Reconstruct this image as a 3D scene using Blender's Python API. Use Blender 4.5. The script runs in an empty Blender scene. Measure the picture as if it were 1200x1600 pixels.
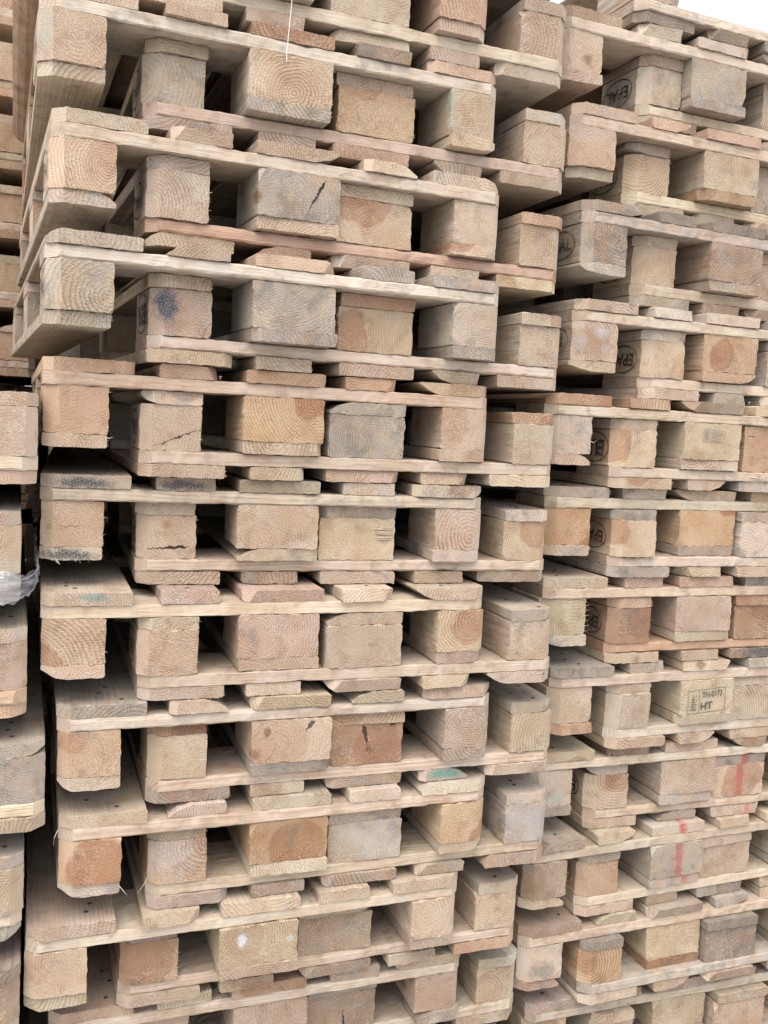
import bpy, bmesh, math, random
from mathutils import Vector, Matrix, Euler
R = math.radians
scn = bpy.context.scene
COL = scn.collection

# ---------------------------------------------------------------- camera
F_PX, YAW, PITCH, ROLL = 1480.06, -0.37219, -0.092524, -0.05131
CAM = Vector((-0.0375, -1.6189, 1.2500))
def cam_axes():
    Rz = Matrix.Rotation(YAW, 3, 'Z'); Rx = Matrix.Rotation(PITCH, 3, 'X'); Ry = Matrix.Rotation(ROLL, 3, 'Y')
    return Rz @ Rx @ Ry
RC = cam_axes()
cd = bpy.data.cameras.new('camera'); cam = bpy.data.objects.new('camera', cd); COL.objects.link(cam)
cd.sensor_fit = 'HORIZONTAL'; cd.sensor_width = 36.0; cd.lens = 36.0 * F_PX / 1200.0
cd.clip_start = 0.05; cd.clip_end = 2000
m = Matrix.Identity(4)
right, fwd, up = RC.col[0], RC.col[1], RC.col[2]
for i in range(3):
    m[i][0] = right[i]; m[i][1] = up[i]; m[i][2] = -fwd[i]; m[i][3] = CAM[i]
cam.matrix_world = m
scn.camera = cam

# ---------------------------------------------------------------- light
SUN_AZ, SUN_EL = R(216), R(60)
w = bpy.data.worlds.new('World'); scn.world = w; w.use_nodes = True
wt = w.node_tree; wt.nodes.clear()
sky = wt.nodes.new('ShaderNodeTexSky'); sky.sky_type = 'NISHITA'; sky.sun_disc = False
sky.sun_elevation = SUN_EL; sky.sun_rotation = SUN_AZ; sky.dust_density = 4.0; sky.ozone_density = 1.0; sky.air_density = 1.0
mixw = wt.nodes.new('ShaderNodeMix'); mixw.data_type = 'RGBA'; mixw.inputs[0].default_value = 0.72
mixw.inputs[7].default_value = (9.0, 9.3, 9.9, 1)          # bright even cloud layer over the blue
bg = wt.nodes.new('ShaderNodeBackground'); bg.inputs[1].default_value = 0.125
ow = wt.nodes.new('ShaderNodeOutputWorld')
wt.links.new(sky.outputs[0], mixw.inputs[6]); wt.links.new(mixw.outputs[2], bg.inputs[0]); wt.links.new(bg.outputs[0], ow.inputs[0])
sd = bpy.data.lights.new('sun', 'SUN'); sd.energy = 1.4; sd.angle = R(50); sd.color = (1, 0.965, 0.91)
sun = bpy.data.objects.new('sun', sd); COL.objects.link(sun)
tosun = Vector((math.sin(SUN_AZ) * math.cos(SUN_EL), math.cos(SUN_AZ) * math.cos(SUN_EL), math.sin(SUN_EL)))
sun.rotation_euler = tosun.to_track_quat('Z', 'Y').to_euler(); sun.location = tosun * 30
vs = scn.view_settings
vs.view_transform = 'Standard'; vs.look = 'None'; vs.gamma = 1; vs.use_curve_mapping = False; vs.exposure = 1.02
scn.cycles.max_bounces = 4; scn.cycles.diffuse_bounces = 1; scn.cycles.glossy_bounces = 1; scn.cycles.transmission_bounces = 3; scn.cycles.transparent_max_bounces = 6

# ---------------------------------------------------------------- materials
class NT:
    def __init__(s, nt): s.nt = nt
    def n(s, t, **k):
        nd = s.nt.nodes.new(t)
        for a, b in k.items(): setattr(nd, a, b)
        return nd
    def put(s, sock, v):
        if isinstance(v, bpy.types.NodeSocket): s.nt.links.new(v, sock)
        elif v is not None:
            if isinstance(v, tuple) and sock.type == 'RGBA' and len(v) == 3: v = v + (1,)
            sock.default_value = v
    def m(s, op, a, b=None, c=None, clamp=False):
        nd = s.n('ShaderNodeMath', operation=op, use_clamp=clamp)
        for i, v in enumerate((a, b, c)):
            if v is not None: s.put(nd.inputs[i], v)
        return nd.outputs[0]
    def vm(s, op, a, b=None):
        nd = s.n('ShaderNodeVectorMath', operation=op)
        s.put(nd.inputs[0], a)
        if b is not None: s.put(nd.inputs[3] if op == 'SCALE' else nd.inputs[1], b)
        return nd.outputs[0]
    def mr(s, v, a, b, c=0.0, d=1.0, kind='SMOOTHSTEP'):
        nd = s.n('ShaderNodeMapRange', interpolation_type=kind)
        for i, q in enumerate((v, a, b, c, d)): s.put(nd.inputs[i], q)
        return nd.outputs[0]
    def noise(s, vec, scale, detail=2.0, rough=.5):
        nd = s.n('ShaderNodeTexNoise'); s.put(nd.inputs['Vector'], vec); s.put(nd.inputs['Scale'], scale)
        s.put(nd.inputs['Detail'], detail); s.put(nd.inputs['Roughness'], rough)
        return nd
    def mix(s, f, a, b, blend='MIX'):
        nd = s.n('ShaderNodeMix', data_type='RGBA', blend_type=blend)
        s.put(nd.inputs[0], f); s.put(nd.inputs[6], a); s.put(nd.inputs[7], b)
        return nd.outputs[2]
    def sep(s, v):
        nd = s.n('ShaderNodeSeparateXYZ'); s.put(nd.inputs[0], v); return nd.outputs
    def comb(s, x, y, z):
        nd = s.n('ShaderNodeCombineXYZ'); s.put(nd.inputs[0], x); s.put(nd.inputs[1], y); s.put(nd.inputs[2], z); return nd.outputs[0]

EARLY, LATE, HEARTC = (.520, .440, .358), (.300, .212, .145), (.82, .655, .55)
def wood_group():
    g = bpy.data.node_groups.new('solid_wood', 'ShaderNodeTree')
    for nm, t in (('Color', 'NodeSocketColor'), ('Rough', 'NodeSocketFloat'), ('Height', 'NodeSocketFloat'), ('Point', 'NodeSocketVector'), ('Jitter', 'NodeSocketFloat'), ('End', 'NodeSocketFloat')):
        g.interface.new_socket(nm, in_out='OUTPUT', socket_type=t)
    t = NT(g)
    out = t.n('NodeGroupOutput')
    tc = t.n('ShaderNodeTexCoord'); oi = t.n('ShaderNodeObjectInfo')
    p = tc.outputs['Object']; nrm = t.sep(tc.outputs['Normal'])
    rnd = oi.outputs['Random']; tint = oi.outputs['Color']; weather = oi.outputs['Alpha']; heart = t.m('DIVIDE', oi.outputs['Object Index'], 100.0)
    def wn(k, o):
        nd = t.n('ShaderNodeTexWhiteNoise', noise_dimensions='1D'); t.put(nd.inputs['W'], t.m('MULTIPLY_ADD', rnd, k, o)); return nd.outputs['Color']
    w1, w2 = wn(977.3, 1.7), wn(533.1, 7.2)
    r1, r2, r3 = t.sep(w1); r4, r5, r6 = t.sep(w2)
    pn = t.vm('ADD', p, t.vm('SCALE', w1, 20.0))
    stretch = t.vm('MULTIPLY', pn, (1, .12, 1))
    wob = t.noise(stretch, 10.0, 2.0).outputs['Color']
    wob2 = t.noise(stretch, 75.0, 1.0).outputs['Color']
    q = t.vm('ADD', p, t.vm('ADD', t.vm('SCALE', t.vm('SUBTRACT', wob, (.5, .5, .5)), .030), t.vm('SCALE', t.vm('SUBTRACT', wob2, (.5, .5, .5)), .0045)))
    qx, qy, qz = t.sep(q)
    dx = t.m('SUBTRACT', qx, t.m('MULTIPLY', t.m('SUBTRACT', r1, .5), .15)); dz = t.m('SUBTRACT', qz, t.m('MULTIPLY', t.m('SUBTRACT', r2, .5), .13))
    d = t.m('SQRT', t.m('ADD', t.m('MULTIPLY', dx, dx), t.m('MULTIPLY', dz, dz)))
    sp = t.m('MULTIPLY_ADD', r3, .0042, .0032)
    ph = t.m('FRACT', t.m('DIVIDE', d, sp))
    ring = t.m('MULTIPLY', t.mr(ph, .25, .86), t.mr(ph, 1.0, .9))
    low, drift, patch = t.sep(t.noise(pn, 15.0, 3.0).outputs['Color'])
    fib = t.noise(t.vm('MULTIPLY', pn, (620, 22, 620)), 1.0, 1.0).outputs['Fac']
    end = t.mr(t.m('ABSOLUTE', nrm[1]), .8, .93)
    wr, wg, wb = t.sep(t.noise(pn, 24.0, 4.0, .62).outputs['Color'])
    # colour
    ringamp = t.m('MULTIPLY', t.m('MULTIPLY', t.mr(low, .34, .66, .30, 1.0), t.mr(end, 0.0, 1.0, .6, 1.0)), t.m('MULTIPLY_ADD', r6, .65, .28))
    c = t.mix(t.m('MULTIPLY', ring, ringamp), EARLY, LATE)
    c = t.mix(1.0, c, tint, 'MULTIPLY')
    rh = t.m('MULTIPLY_ADD', r4, .03, .03)
    hm = t.mr(t.m('SUBTRACT', t.m('ADD', d, t.m('MULTIPLY', t.m('SUBTRACT', low, .5), .055)), rh), .0035, -.0035)
    c = t.mix(heart, c, t.mix(hm, t.mix(1.0, c, (1.09, 1.09, 1.03), 'MULTIPLY'), t.mix(1.0, c, HEARTC, 'MULTIPLY')))
    c = t.mix(t.mr(drift, .35, .65), c, t.mix(1.0, c, (.90, .84, .79), 'MULTIPLY'))
    c = t.mix(1.0, c, t.mix(fib, (.80, .79, .78), (1.18, 1.18, 1.18)), 'MULTIPLY')
    c = t.mix(end, c, t.mix(1.0, c, (.86, .825, .795), 'MULTIPLY'))
    c = t.mix(t.mr(wb, .50, .68), c, t.mix(1.0, c, (.84, .80, .77), 'MULTIPLY'))
    # saw cut on the end faces
    px, py, pz = t.sep(p)
    th = t.m('MULTIPLY', r5, 3.14)
    lin = t.m('ADD', t.m('MULTIPLY', px, t.m('COSINE', th)), t.m('MULTIPLY', pz, t.m('SINE', th)))
    sawn = t.sep(wob2)[2]
    saw = t.m('SINE', t.m('ADD', t.m('MULTIPLY', lin, 2 * math.pi / .0046), t.m('MULTIPLY', sawn, 9.0)))
    saw = t.m('MULTIPLY', saw, t.m('MULTIPLY', end, t.mr(wb, .42, .62)))
    fz = t.noise(pn, 300.0, 2.0, .65).outputs['Fac']
    fuzz = t.m('MULTIPLY', t.m('MULTIPLY', t.mr(fz, .50, .70), t.mr(patch, .38, .60)), end)
    pits = t.m('MULTIPLY', t.mr(fz, .46, .32), end)
    c = t.mix(1.0, c, t.mix(t.m('MULTIPLY_ADD', saw, .5, .5), (.82, .81, .80), (1.12, 1.13, 1.14)), 'MULTIPLY')
    c = t.mix(t.m('MULTIPLY', fuzz, .42), c, (.56, .495, .415))
    c = t.mix(t.m('MULTIPLY', pits, .26), c, (.15, .10, .065))
    # weathering to grey and grime
    wmask = t.mr(t.m('ADD', wr, t.m('MULTIPLY', weather, .55)), .66, 1.0)
    bw = t.n('ShaderNodeRGBToBW'); t.put(bw.inputs[0], c)
    grey = t.mix(1.0, bw.outputs[0], (.93, .84, .75), 'MULTIPLY')
    c = t.mix(t.m('MULTIPLY', wmask, .62), c, grey)
    grime = t.mr(t.m('ADD', wg, t.m('MULTIPLY', weather, .12)), .60, .76)
    c = t.mix(t.m('MULTIPLY', grime, .42), c, (.10, .09, .08))
    # knots on some pieces
    vo = t.n('ShaderNodeTexVoronoi'); t.put(vo.inputs['Vector'], t.vm('MULTIPLY', t.vm('ADD', pn, t.vm('SCALE', wob2, .012)), (1, .55, 1))); t.put(vo.inputs['Scale'], 6.0)
    kn = t.m('MULTIPLY', t.mr(vo.outputs['Distance'], .105, .05), t.mr(r5, .42, .44))
    c = t.mix(t.m('MULTIPLY', kn, .7), c, (.16, .085, .045))
    # drying check running out from the pith on some end faces
    ang = t.m('ARCTAN2', dx, dz)
    a0 = t.m('MULTIPLY_ADD', r6, 5.0, -2.5)
    cr = t.m('ABSOLUTE', t.m('MULTIPLY', t.m('SUBTRACT', t.m('ADD', ang, t.m('MULTIPLY', sawn, .3)), a0), d))
    crack = t.m('MULTIPLY', t.m('MULTIPLY', t.mr(cr, .0009, .0003), end), t.m('MULTIPLY', t.mr(d, .006, .012), t.mr(r4, .74, .76)))
    crack = t.m('MULTIPLY', crack, t.mr(d, .05, .03))
    c = t.mix(t.m('MULTIPLY', crack, .7), c, (.07, .045, .03))
    h = t.m('ADD', t.m('MULTIPLY', fib, .6), t.m('MULTIPLY', t.m('MULTIPLY', fz, end), 1.1))
    for nm, v in (('Color', c), ('Rough', t.m('MULTIPLY_ADD', fib, .25, .62)), ('Height', h), ('Point', p), ('Jitter', low), ('End', end)):
        t.put(out.inputs[nm], v)
    return g
WG = wood_group()

def wood_mat(name, marks=()):
    """marks: (kind, colour, cx, cz, half_x, half_z, strength)  ellipse or stripe on the sawn face, in metres from its middle"""
    mt = bpy.data.materials.new(name); mt.use_nodes = True; nt = mt.node_tree; nt.nodes.clear(); t = NT(nt)
    g = t.n('ShaderNodeGroup'); g.node_tree = WG
    c = g.outputs['Color']
    P = t.sep(g.outputs['Point'])
    for kind, colr, cx, cz, hx, hz, st in marks:
        if kind == 'line':      # cx,cz .. hx,hz are its two ends, st its half width
            L = math.hypot(hx - cx, hz - cz); ux, uz = (hx - cx) / L, (hz - cz) / L
            nl = t.noise(g.outputs['Point'], 110.0, 3.0).outputs['Fac']
            ax = t.m('SUBTRACT', P[0], cx); az = t.m('SUBTRACT', P[2], cz)
            al = t.m('ADD', t.m('MULTIPLY', ax, ux), t.m('MULTIPLY', az, uz))
            pe = t.m('ADD', t.m('SUBTRACT', t.m('MULTIPLY', ax, uz), t.m('MULTIPLY', az, ux)), t.m('MULTIPLY', t.m('SUBTRACT', nl, .5), .012))
            wd_ = t.m('MULTIPLY', t.mr(al, 0.0, L * .25), t.m('MULTIPLY_ADD', t.mr(al, L, L * .4), st, .0002))
            mk = t.m('MULTIPLY', t.mr(t.m('SUBTRACT', t.m('ABSOLUTE', pe), wd_), .0006, -.0002), t.m('MULTIPLY', t.mr(al, -.001, .002), t.mr(al, L + .001, L - .002)))
            mk = t.m('MULTIPLY', mk, t.mr(P[1], .03, .015))
            c = t.mix(mk, c, colr); continue
        nz = t.noise(g.outputs['Point'], 90.0, 4.0, .65).outputs['Fac']; nzb = t.noise(g.outputs['Point'], 25.0, 2.0).outputs['Fac']
        ex = t.m('DIVIDE', t.m('SUBTRACT', P[0], cx), hx); ez = t.m('DIVIDE', t.m('SUBTRACT', P[2], cz), hz)
        if kind == 'stripe': ex = t.m('ADD', ex, t.m('MULTIPLY', ez, .35))
        if kind == 'stripe': rr = t.m('MAXIMUM', t.m('ABSOLUTE', ex), t.m('POWER', t.m('ABSOLUTE', ez), 3.0))
        else: rr = t.m('SQRT', t.m('ADD', t.m('MULTIPLY', ex, ex), t.m('MULTIPLY', ez, ez)))
        rr = t.m('ADD', rr, t.m('MULTIPLY', t.m('SUBTRACT', nzb, .5), 1.3))
        rr = t.m('ADD', rr, t.m('MULTIPLY', t.m('SUBTRACT', nz, .5), 1.5))
        hf = t.noise(t.vm('MULTIPLY', g.outputs['Point'], (420, 30, 420)), 1.0, 2.0, .6).outputs['Fac']
        mk = t.m('MULTIPLY', t.m('MULTIPLY', t.mr(rr, 1.35, .35), st), t.mr(hf, .32, .58, .25, 1.0))
        mk = t.m('MULTIPLY', mk, t.mr(P[1], .03, .015))
        c = t.mix(mk, c, t.mix(.35, colr, t.mix(1.0, c, tuple(min(1, 1.6 * q) for q in colr), 'MULTIPLY')))
    b = t.n('ShaderNodeBsdfPrincipled'); t.put(b.inputs['Base Color'], c); t.put(b.inputs['Roughness'], g.outputs['Rough'])
    b.inputs['Specular IOR Level'].default_value = .22
    bp = t.n('ShaderNodeBump'); bp.inputs['Strength'].default_value = .8; bp.inputs['Distance'].default_value = .0022
    t.put(bp.inputs['Height'], g.outputs['Height']); t.put(b.inputs['Normal'], bp.outputs[0])
    o = t.n('ShaderNodeOutputMaterial'); t.put(o.inputs[0], b.outputs[0])
    return mt
WOOD = wood_mat('pallet_wood')
def flat_mat(name, col, rough=.7, metal=0., noise=.25, scale=60):
    mt = bpy.data.materials.new(name); mt.use_nodes = True; t = NT(mt.node_tree); b = mt.node_tree.nodes['Principled BSDF']
    tc = t.n('ShaderNodeTexCoord'); nz = t.noise(tc.outputs['Object'], scale, 4.0).outputs['Fac']
    t.put(b.inputs['Base Color'], t.mix(nz, tuple(x * (1 - noise) for x in col), tuple(min(1, x * (1 + noise)) for x in col)))
    b.inputs['Roughness'].default_value = rough; b.inputs['Metallic'].default_value = metal
    return mt
INK = flat_mat('stamp_ink', (.045, .035, .03), .9, noise=.5, scale=220)
INKF = flat_mat('faint_stamp_ink', (.16, .14, .125), .9, noise=.5, scale=260)
INKB = flat_mat('frame_stamp_ink', (.075, .062, .055), .9, noise=.5, scale=260)
for mt_ in (INK, INKF):      # stamping ink that missed the grain in places
    t_ = NT(mt_.node_tree); b_ = mt_.node_tree.nodes['Principled BSDF']; tc_ = t_.n('ShaderNodeTexCoord'); oi_ = t_.n('ShaderNodeObjectInfo')
    pv = t_.vm('ADD', tc_.outputs['Object'], t_.comb(t_.m('MULTIPLY', oi_.outputs['Random'], 30.0), 0.0, 0.0))
    n1 = t_.noise(t_.vm('MULTIPLY', pv, (60, 420, 60)), 1.0, 3.0, .6).outputs['Fac']; n2 = t_.noise(pv, 22.0, 2.0).outputs['Fac']
    t_.put(b_.inputs['Alpha'], t_.mr(t_.m('ADD', n1, n2), .82, 1.02, .25, .95))
NAIL = flat_mat('rusty_nail', (.06, .045, .038), .6, .3)
GROUND = flat_mat('yard_concrete', (.34, .325, .30), .9, noise=.3, scale=3)

MARK = {
 'teal_left': wood_mat('wood_teal_left', [('spot', (.20, .34, .34), -.040, .0, .014, .05, .4)]),
 'teal_dots': wood_mat('wood_teal_dots', [('stripe', (.22, .45, .44), -.047, .0, .004, .03, .45)]),
 'blue_left': wood_mat('wood_blue_left', [('spot', (.055, .075, .12), -.024, .008, .019, .032, 1.0)]),
 'white_dots': wood_mat('wood_white_dots', [('spot', (.50, .52, .53), .010, .018, .016, .014, 1.0), ('spot', (.46, .48, .50), -.036, -.004, .013, .015, .95), ('spot', (.46, .48, .50), .02, -.014, .012, .011, .9), ('spot', (.27, .13, .065), -.005, -.012, .05, .036, .6)]),
 'metal_dots': wood_mat('wood_metal_dots', [('spot', (.70, .77, .86), -.032, .012, .008, .014, 1), ('spot', (.52, .56, .62), .058, .004, .009, .010, .8)]),
 'red_block': wood_mat('wood_red_block', [('stripe', (.38, .08, .07), .004, 0, .011, .10, .8), ('spot', (.40, .12, .10), -.010, -.015, .012, .03, .35)]),
 'red_board': wood_mat('wood_red_board', [('stripe', (.42, .07, .065), .012, 0, .011, .07, .9)]),
 'red_faint': wood_mat('wood_red_faint', [('stripe', (.42, .10, .09), .03, 0, .010, .07, .7)]),
 'teal_board': wood_mat('wood_teal_board', [('spot', (.05, .27, .26), .002, .0, .042, .010, .9)]),
 'teal_faint': wood_mat('wood_teal_faint', [('spot', (.12, .33, .34), .012, .003, .026, .006, .6)]),
 'black_end': wood_mat('wood_black_end', [('spot', (.05, .065, .08), -.005, -.003, .05, .010, 1.0)]),
 'white_wash': wood_mat('wood_white_wash', [('spot', (.50, .50, .51), -.02, .012, .052, .045, .5)]),
 'white_wash_b': wood_mat('wood_white_wash_b', [('spot', (.47, .48, .50), .02, .0, .07, .05, .42)]),
 'teal_low': wood_mat('wood_teal_low', [('spot', (.36, .46, .44), .005, -.02, .026, .014, .55)]),
 'dark_stain': wood_mat('wood_dark_stain', [('spot', (.13, .14, .13), .0, -.018, .035, .02, .75)]),
 'black_board': wood_mat('wood_black_board', [('spot', (.05, .06, .075), .02, 0, .075, .02, .9)]),
 'pale_top': wood_mat('wood_pale_top', [('spot', (.50, .47, .43), -.01, .03, .06, .02, .45)]),
 'crack_diag': wood_mat('wood_crack_diag', [('line', (.03, .022, .018), .046, .036, .014, -.028, .0022)]),
 'crack_low': wood_mat('wood_crack_low', [('line', (.05, .035, .025), .049, .0, -.03, -.032, .0008)]),
 'crack_flat': wood_mat('wood_crack_flat', [('line', (.035, .022, .015), .042, -.016, -.035, -.022, .0024), ('spot', (.30, .16, .085), .0, .022, .009, .008, .8)]),
 'crack_foot': wood_mat('wood_crack_foot', [('line', (.03, .022, .018), .01, -.04, .006, .005, .0016)]),
 'knots': wood_mat('wood_knots', [('line', (.06, .035, .025), -.008, .04, .004, -.006, .004), ('line', (.06, .035, .025), .046, .032, .062, .038, .003), ('spot', (.10, .055, .035), .006, -.01, .008, .007, .85)]),
 'knot_one': wood_mat('wood_knot_one', [('line', (.09, .07, .06), .04, .037, .024, .016, .004), ('spot', (.16, .09, .055), -.046, .016, .006, .01, .9), ('spot', (.22, .10, .06), -.066, -.022, .012, .012, .8)]),
 'heart_disc': wood_mat('wood_heart_disc', [('spot', (.30, .20, .12), -.03, -.035, .034, .022, .8)]),
}

# ---------------------------------------------------------------- mesh pieces
rng = random.Random(7)
def section(wd, ht, wane=None, step=.009, bev=.0016):
    """closed outline (x,z) of a sawn piece, centred; wane = (corner, dx, dz) cuts one long edge away"""
    hx, hz = wd / 2, ht / 2
    corners = [(-hx, -hz), (hx, -hz), (hx, hz), (-hx, hz)]
    poly = []
    for i, (x, z) in enumerate(corners):
        px, pz = corners[i - 1]; nx, nz = corners[(i + 1) % 4]
        def toward(tx, tz, k):
            L = math.hypot(tx - x, tz - z); return (x + (tx - x) * k / L, z + (tz - z) * k / L)
        if wane and wane[0] == i:
            a = wane[1] if abs(px - x) > 1e-6 else wane[2]; b = wane[1] if abs(nx - x) > 1e-6 else wane[2]
            A = toward(px, pz, a); B = toward(nx, nz, b)
            mid = ((A[0] + B[0]) / 2 + (x - (A[0] + B[0]) / 2) * .22, (A[1] + B[1]) / 2 + (z - (A[1] + B[1]) / 2) * .22)
            poly += [A, mid, B]
        else:
            b = bev * rng.uniform(.6, 1.8)
            poly += [toward(px, pz, b), toward(nx, nz, b)]
    res = []
    for i, a in enumerate(poly):
        b = poly[(i + 1) % len(poly)]; L = math.hypot(b[0] - a[0], b[1] - a[1]); n = max(1, int(L / step)) if step else 1
        for k in range(n): res.append((a[0] + (b[0] - a[0]) * k / n, a[1] + (b[1] - a[1]) * k / n))
    return res
def extrude(sec, ys, amp, tilt=0.0, tiltz=0.0):
    """bmesh from the outline carried along y through the stations ys; amp = roughness of each station"""
    bm = bmesh.new(); rings = []
    for j, y in enumerate(ys):
        a = amp[j]
        rings.append([bm.verts.new((x + rng.gauss(0, a), y + (rng.gauss(0, a * .5) + tilt * x + tiltz * z if j == 0 else 0), z + rng.gauss(0, a))) for x, z in sec])
    n = len(sec)
    for j in range(len(ys) - 1):
        for i in range(n):
            k = (i + 1) % n
            bm.faces.new((rings[j][i], rings[j][k], rings[j + 1][k], rings[j + 1][i]))
    bm.faces.new(list(reversed(rings[0]))); bm.faces.new(rings[-1])
    bm.normal_update()
    return bm
def cut(bm, co, no):
    r = bmesh.ops.bisect_plane(bm, geom=bm.verts[:] + bm.edges[:] + bm.faces[:], plane_co=co, plane_no=no, clear_outer=True)
    ed = [e for e in bm.edges if e.is_boundary]
    if ed: bmesh.ops.holes_fill(bm, edges=ed, sides=0)
def fibres(bm, wd, ht, n, sides=('b', 'r', 'l', 't'), ln=.005, side=0):
    lo, hi = -wd / 2 + (.03 if side < 0 else .003), wd / 2 - (.03 if side > 0 else .003)
    for _ in range(n):
        s = rng.choice(sides); L = ln * rng.uniform(.35, 1.0) * (1.8 if rng.random() < .1 else 1)
        if s in 'bt':
            x = rng.uniform(lo, hi); z = (-1 if s == 'b' else 1) * ht / 2; tx, tz = rng.uniform(-.5, .5), (-1 if s == 'b' else 1)
            b0, b1 = (x - .0009, z), (x + .0009, z)
        else:
            z = rng.uniform(-ht / 2 + .003, ht / 2 - .003); x = (-1 if s == 'l' else 1) * wd / 2; tx, tz = (-1 if s == 'l' else 1), rng.uniform(-.6, .4)
            b0, b1 = (x, z - .0009), (x, z + .0009)
        y = rng.uniform(.0004, .0025)
        ix, iz = -tx * .0015, -tz * .0015
        v = [bm.verts.new((b0[0] + ix, y, b0[1] + iz)), bm.verts.new((b1[0] + ix, y, b1[1] + iz)), bm.verts.new((x + tx * L, y - rng.uniform(0, .004), z + tz * L)), bm.verts.new((x + ix, y + .0012, z + iz))]
        for f in ((0, 1, 2), (1, 3, 2), (3, 0, 2)): bm.faces.new([v[i] for i in f])
def finish(bm, name):
    bmesh.ops.triangulate(bm, faces=[f for f in bm.faces if len(f.verts) > 4])
    bmesh.ops.recalc_face_normals(bm, faces=bm.faces)
    me = bpy.data.meshes.new(name); bm.to_mesh(me); bm.free(); me.materials.append(WOOD)
    return me
CH = .021
def mk_block(wd, side, fuzz, ln=.145):
    ht = .0774
    bm = extrude(section(wd, ht), [0, .0035, .04, ln], [.0008, .0007, .0005, .0004], rng.gauss(0, .014), rng.gauss(0, .025))
    if side:
        c = CH * rng.uniform(.8, 1.15)
        cut(bm, (side * (wd / 2 - c), 0, 0), (side, -1, 0))
    chip = rng.random() < .45
    if chip:      # chipped corner
        sx, sz = rng.choice((-1, 1)), rng.choice((-1, 1)); c = rng.uniform(.006, .017)
        if not side or sx != side: cut(bm, (sx * (wd / 2 - c), 0, sz * ht / 2), (sx * rng.uniform(.8, 1.2), -rng.uniform(.6, 1.3), sz * rng.uniform(.3, 1.0)))
    if fuzz and not chip: fibres(bm, wd, ht, fuzz, ('b', 'r', 'r', 'b', 't') if side < 1 else ('b', 't'), side=side)
    return finish(bm, 'block')
def mk_board(wd, side, wane, ln=1.2, both=True):
    ht = .0217
    bm = extrude(section(wd, ht, wane), [0, .003, .05, .4, .8, ln - .003, ln], [.0005, .0005, .0003, .0004, .0004, .0003, .0005], rng.gauss(0, .025), rng.gauss(0, .12))
    if side:
        c = CH * rng.uniform(.8, 1.2)
        cut(bm, (side * (wd / 2 - c), 0, 0), (side, -1, 0)); cut(bm, (side * (wd / 2 - c), ln, 0), (side, 1, 0))
    if rng.random() < .3:
        sx = rng.choice((-1, 1)); c = rng.uniform(.006, .02)
        if sx != side: cut(bm, (sx * (wd / 2 - c), 0, 0), (sx, -rng.uniform(.5, 1.4), rng.uniform(-.6, .6)))
    if not wane: fibres(bm, wd, ht, rng.choice((0, 0, 4, 10)), ('b', 'r', 't') if side < 1 else ('b', 't'), .004, side)
    return finish(bm, 'board')
def mk_cross(front):
    """cross board: length along local y, 0.8 m; +x is the outer long side"""
    st = .0125 if front else .2
    ys = [0, .003] + [st * i for i in range(1, int(.8 / st))] + [.797, .8]
    bm = extrude(section(.145, .0217, (rng.choice((1, 2)), rng.uniform(.003, .008), rng.uniform(.003, .011)) if rng.random() < .35 else None, step=.011), ys, [.00045] * len(ys))
    if front:
        a1, a2, f1, f2 = rng.uniform(.0003, .0012), rng.uniform(.0003, .001), rng.uniform(3, 9), rng.uniform(8, 20)
        chips = [(rng.uniform(.03, .77), rng.uniform(.01, .05), rng.uniform(.0015, .005), rng.choice((-1, 1))) for _ in range(rng.choice((1, 2, 4)))]
        for v in bm.verts:
            if v.co.x > .066:
                v.co.x += a1 * math.sin(v.co.y * f1) + a2 * math.sin(v.co.y * f2 + 1)
                for cy, cw, cd_, cs in chips:
                    if v.co.z * cs > .004 and abs(v.co.y - cy) < cw:
                        k = (1 - abs(v.co.y - cy) / cw) * rng.uniform(.5, 1)
                        v.co.x -= cd_ * k; v.co.z -= cs * cd_ * k * .7
        c = CH * rng.uniform(.8, 1.1)
        cut(bm, (.0725 - c, 0, 0), (1, -1, 0)); cut(bm, (.0725 - c, .8, 0), (1, 1, 0))
    return finish(bm, 'cross_board')
def rw(): return (rng.choice((0, 1, 2, 3)), rng.uniform(.012, .05), rng.uniform(.010, .0185)) if rng.random() < .26 else None
NV = 9
POOL = {}
for nm, wd, side in (('block_l', .1, -1), ('block_c', .145, 0), ('block_r', .1, 1)):
    POOL[nm] = [mk_block(wd, side, rng.choice((0, 4, 8, 14))) for _ in range(NV)]
for nm, wd, side in (('run_l', .1, -1), ('run_c', .145, 0), ('run_r', .1, 1), ('deck_l', .145, -1), ('deck_n', .1, 0), ('deck_w', .145, 0), ('deck_r', .145, 1)):
    POOL[nm] = [mk_board(wd, side, rw()) for _ in range(NV)]
POOL['cross_f'] = [mk_cross(True) for _ in range(12)]
def plain(wd, ht, ln):
    bm = extrude(section(wd, ht, step=None), [0, ln], [0, 0]); return finish(bm, 'plain_piece')
POOL['pb_n'] = [plain(.1, .0774, .145)]; POOL['pb_w'] = [plain(.145, .0774, .145)]; POOL['pcross'] = [plain(.145, .0217, .8)]
bm = bmesh.new(); bmesh.ops.create_cone(bm, segments=8, radius1=.0042, radius2=.0034, depth=.0012, cap_ends=True); NAILME = bpy.data.meshes.new('nail'); bm.to_mesh(NAILME); bm.free(); NAILME.materials.append(NAIL)

def link(o, parent=None):
    COL.objects.link(o)
    if parent: o.parent = parent
    return o
TINTS = [((1.03, 1.01, .99), 5), ((1.04, 1.01, .95), 4), ((1.0, .96, .92), 4), ((.98, .91, .84), 2), ((.96, .94, .92), 3), ((.90, .89, .87), 2), ((.93, .86, .79), 2), ((1.08, 1.07, 1.04), 2)]
TINTP = [t for t, n in TINTS for _ in range(n)]
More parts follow.
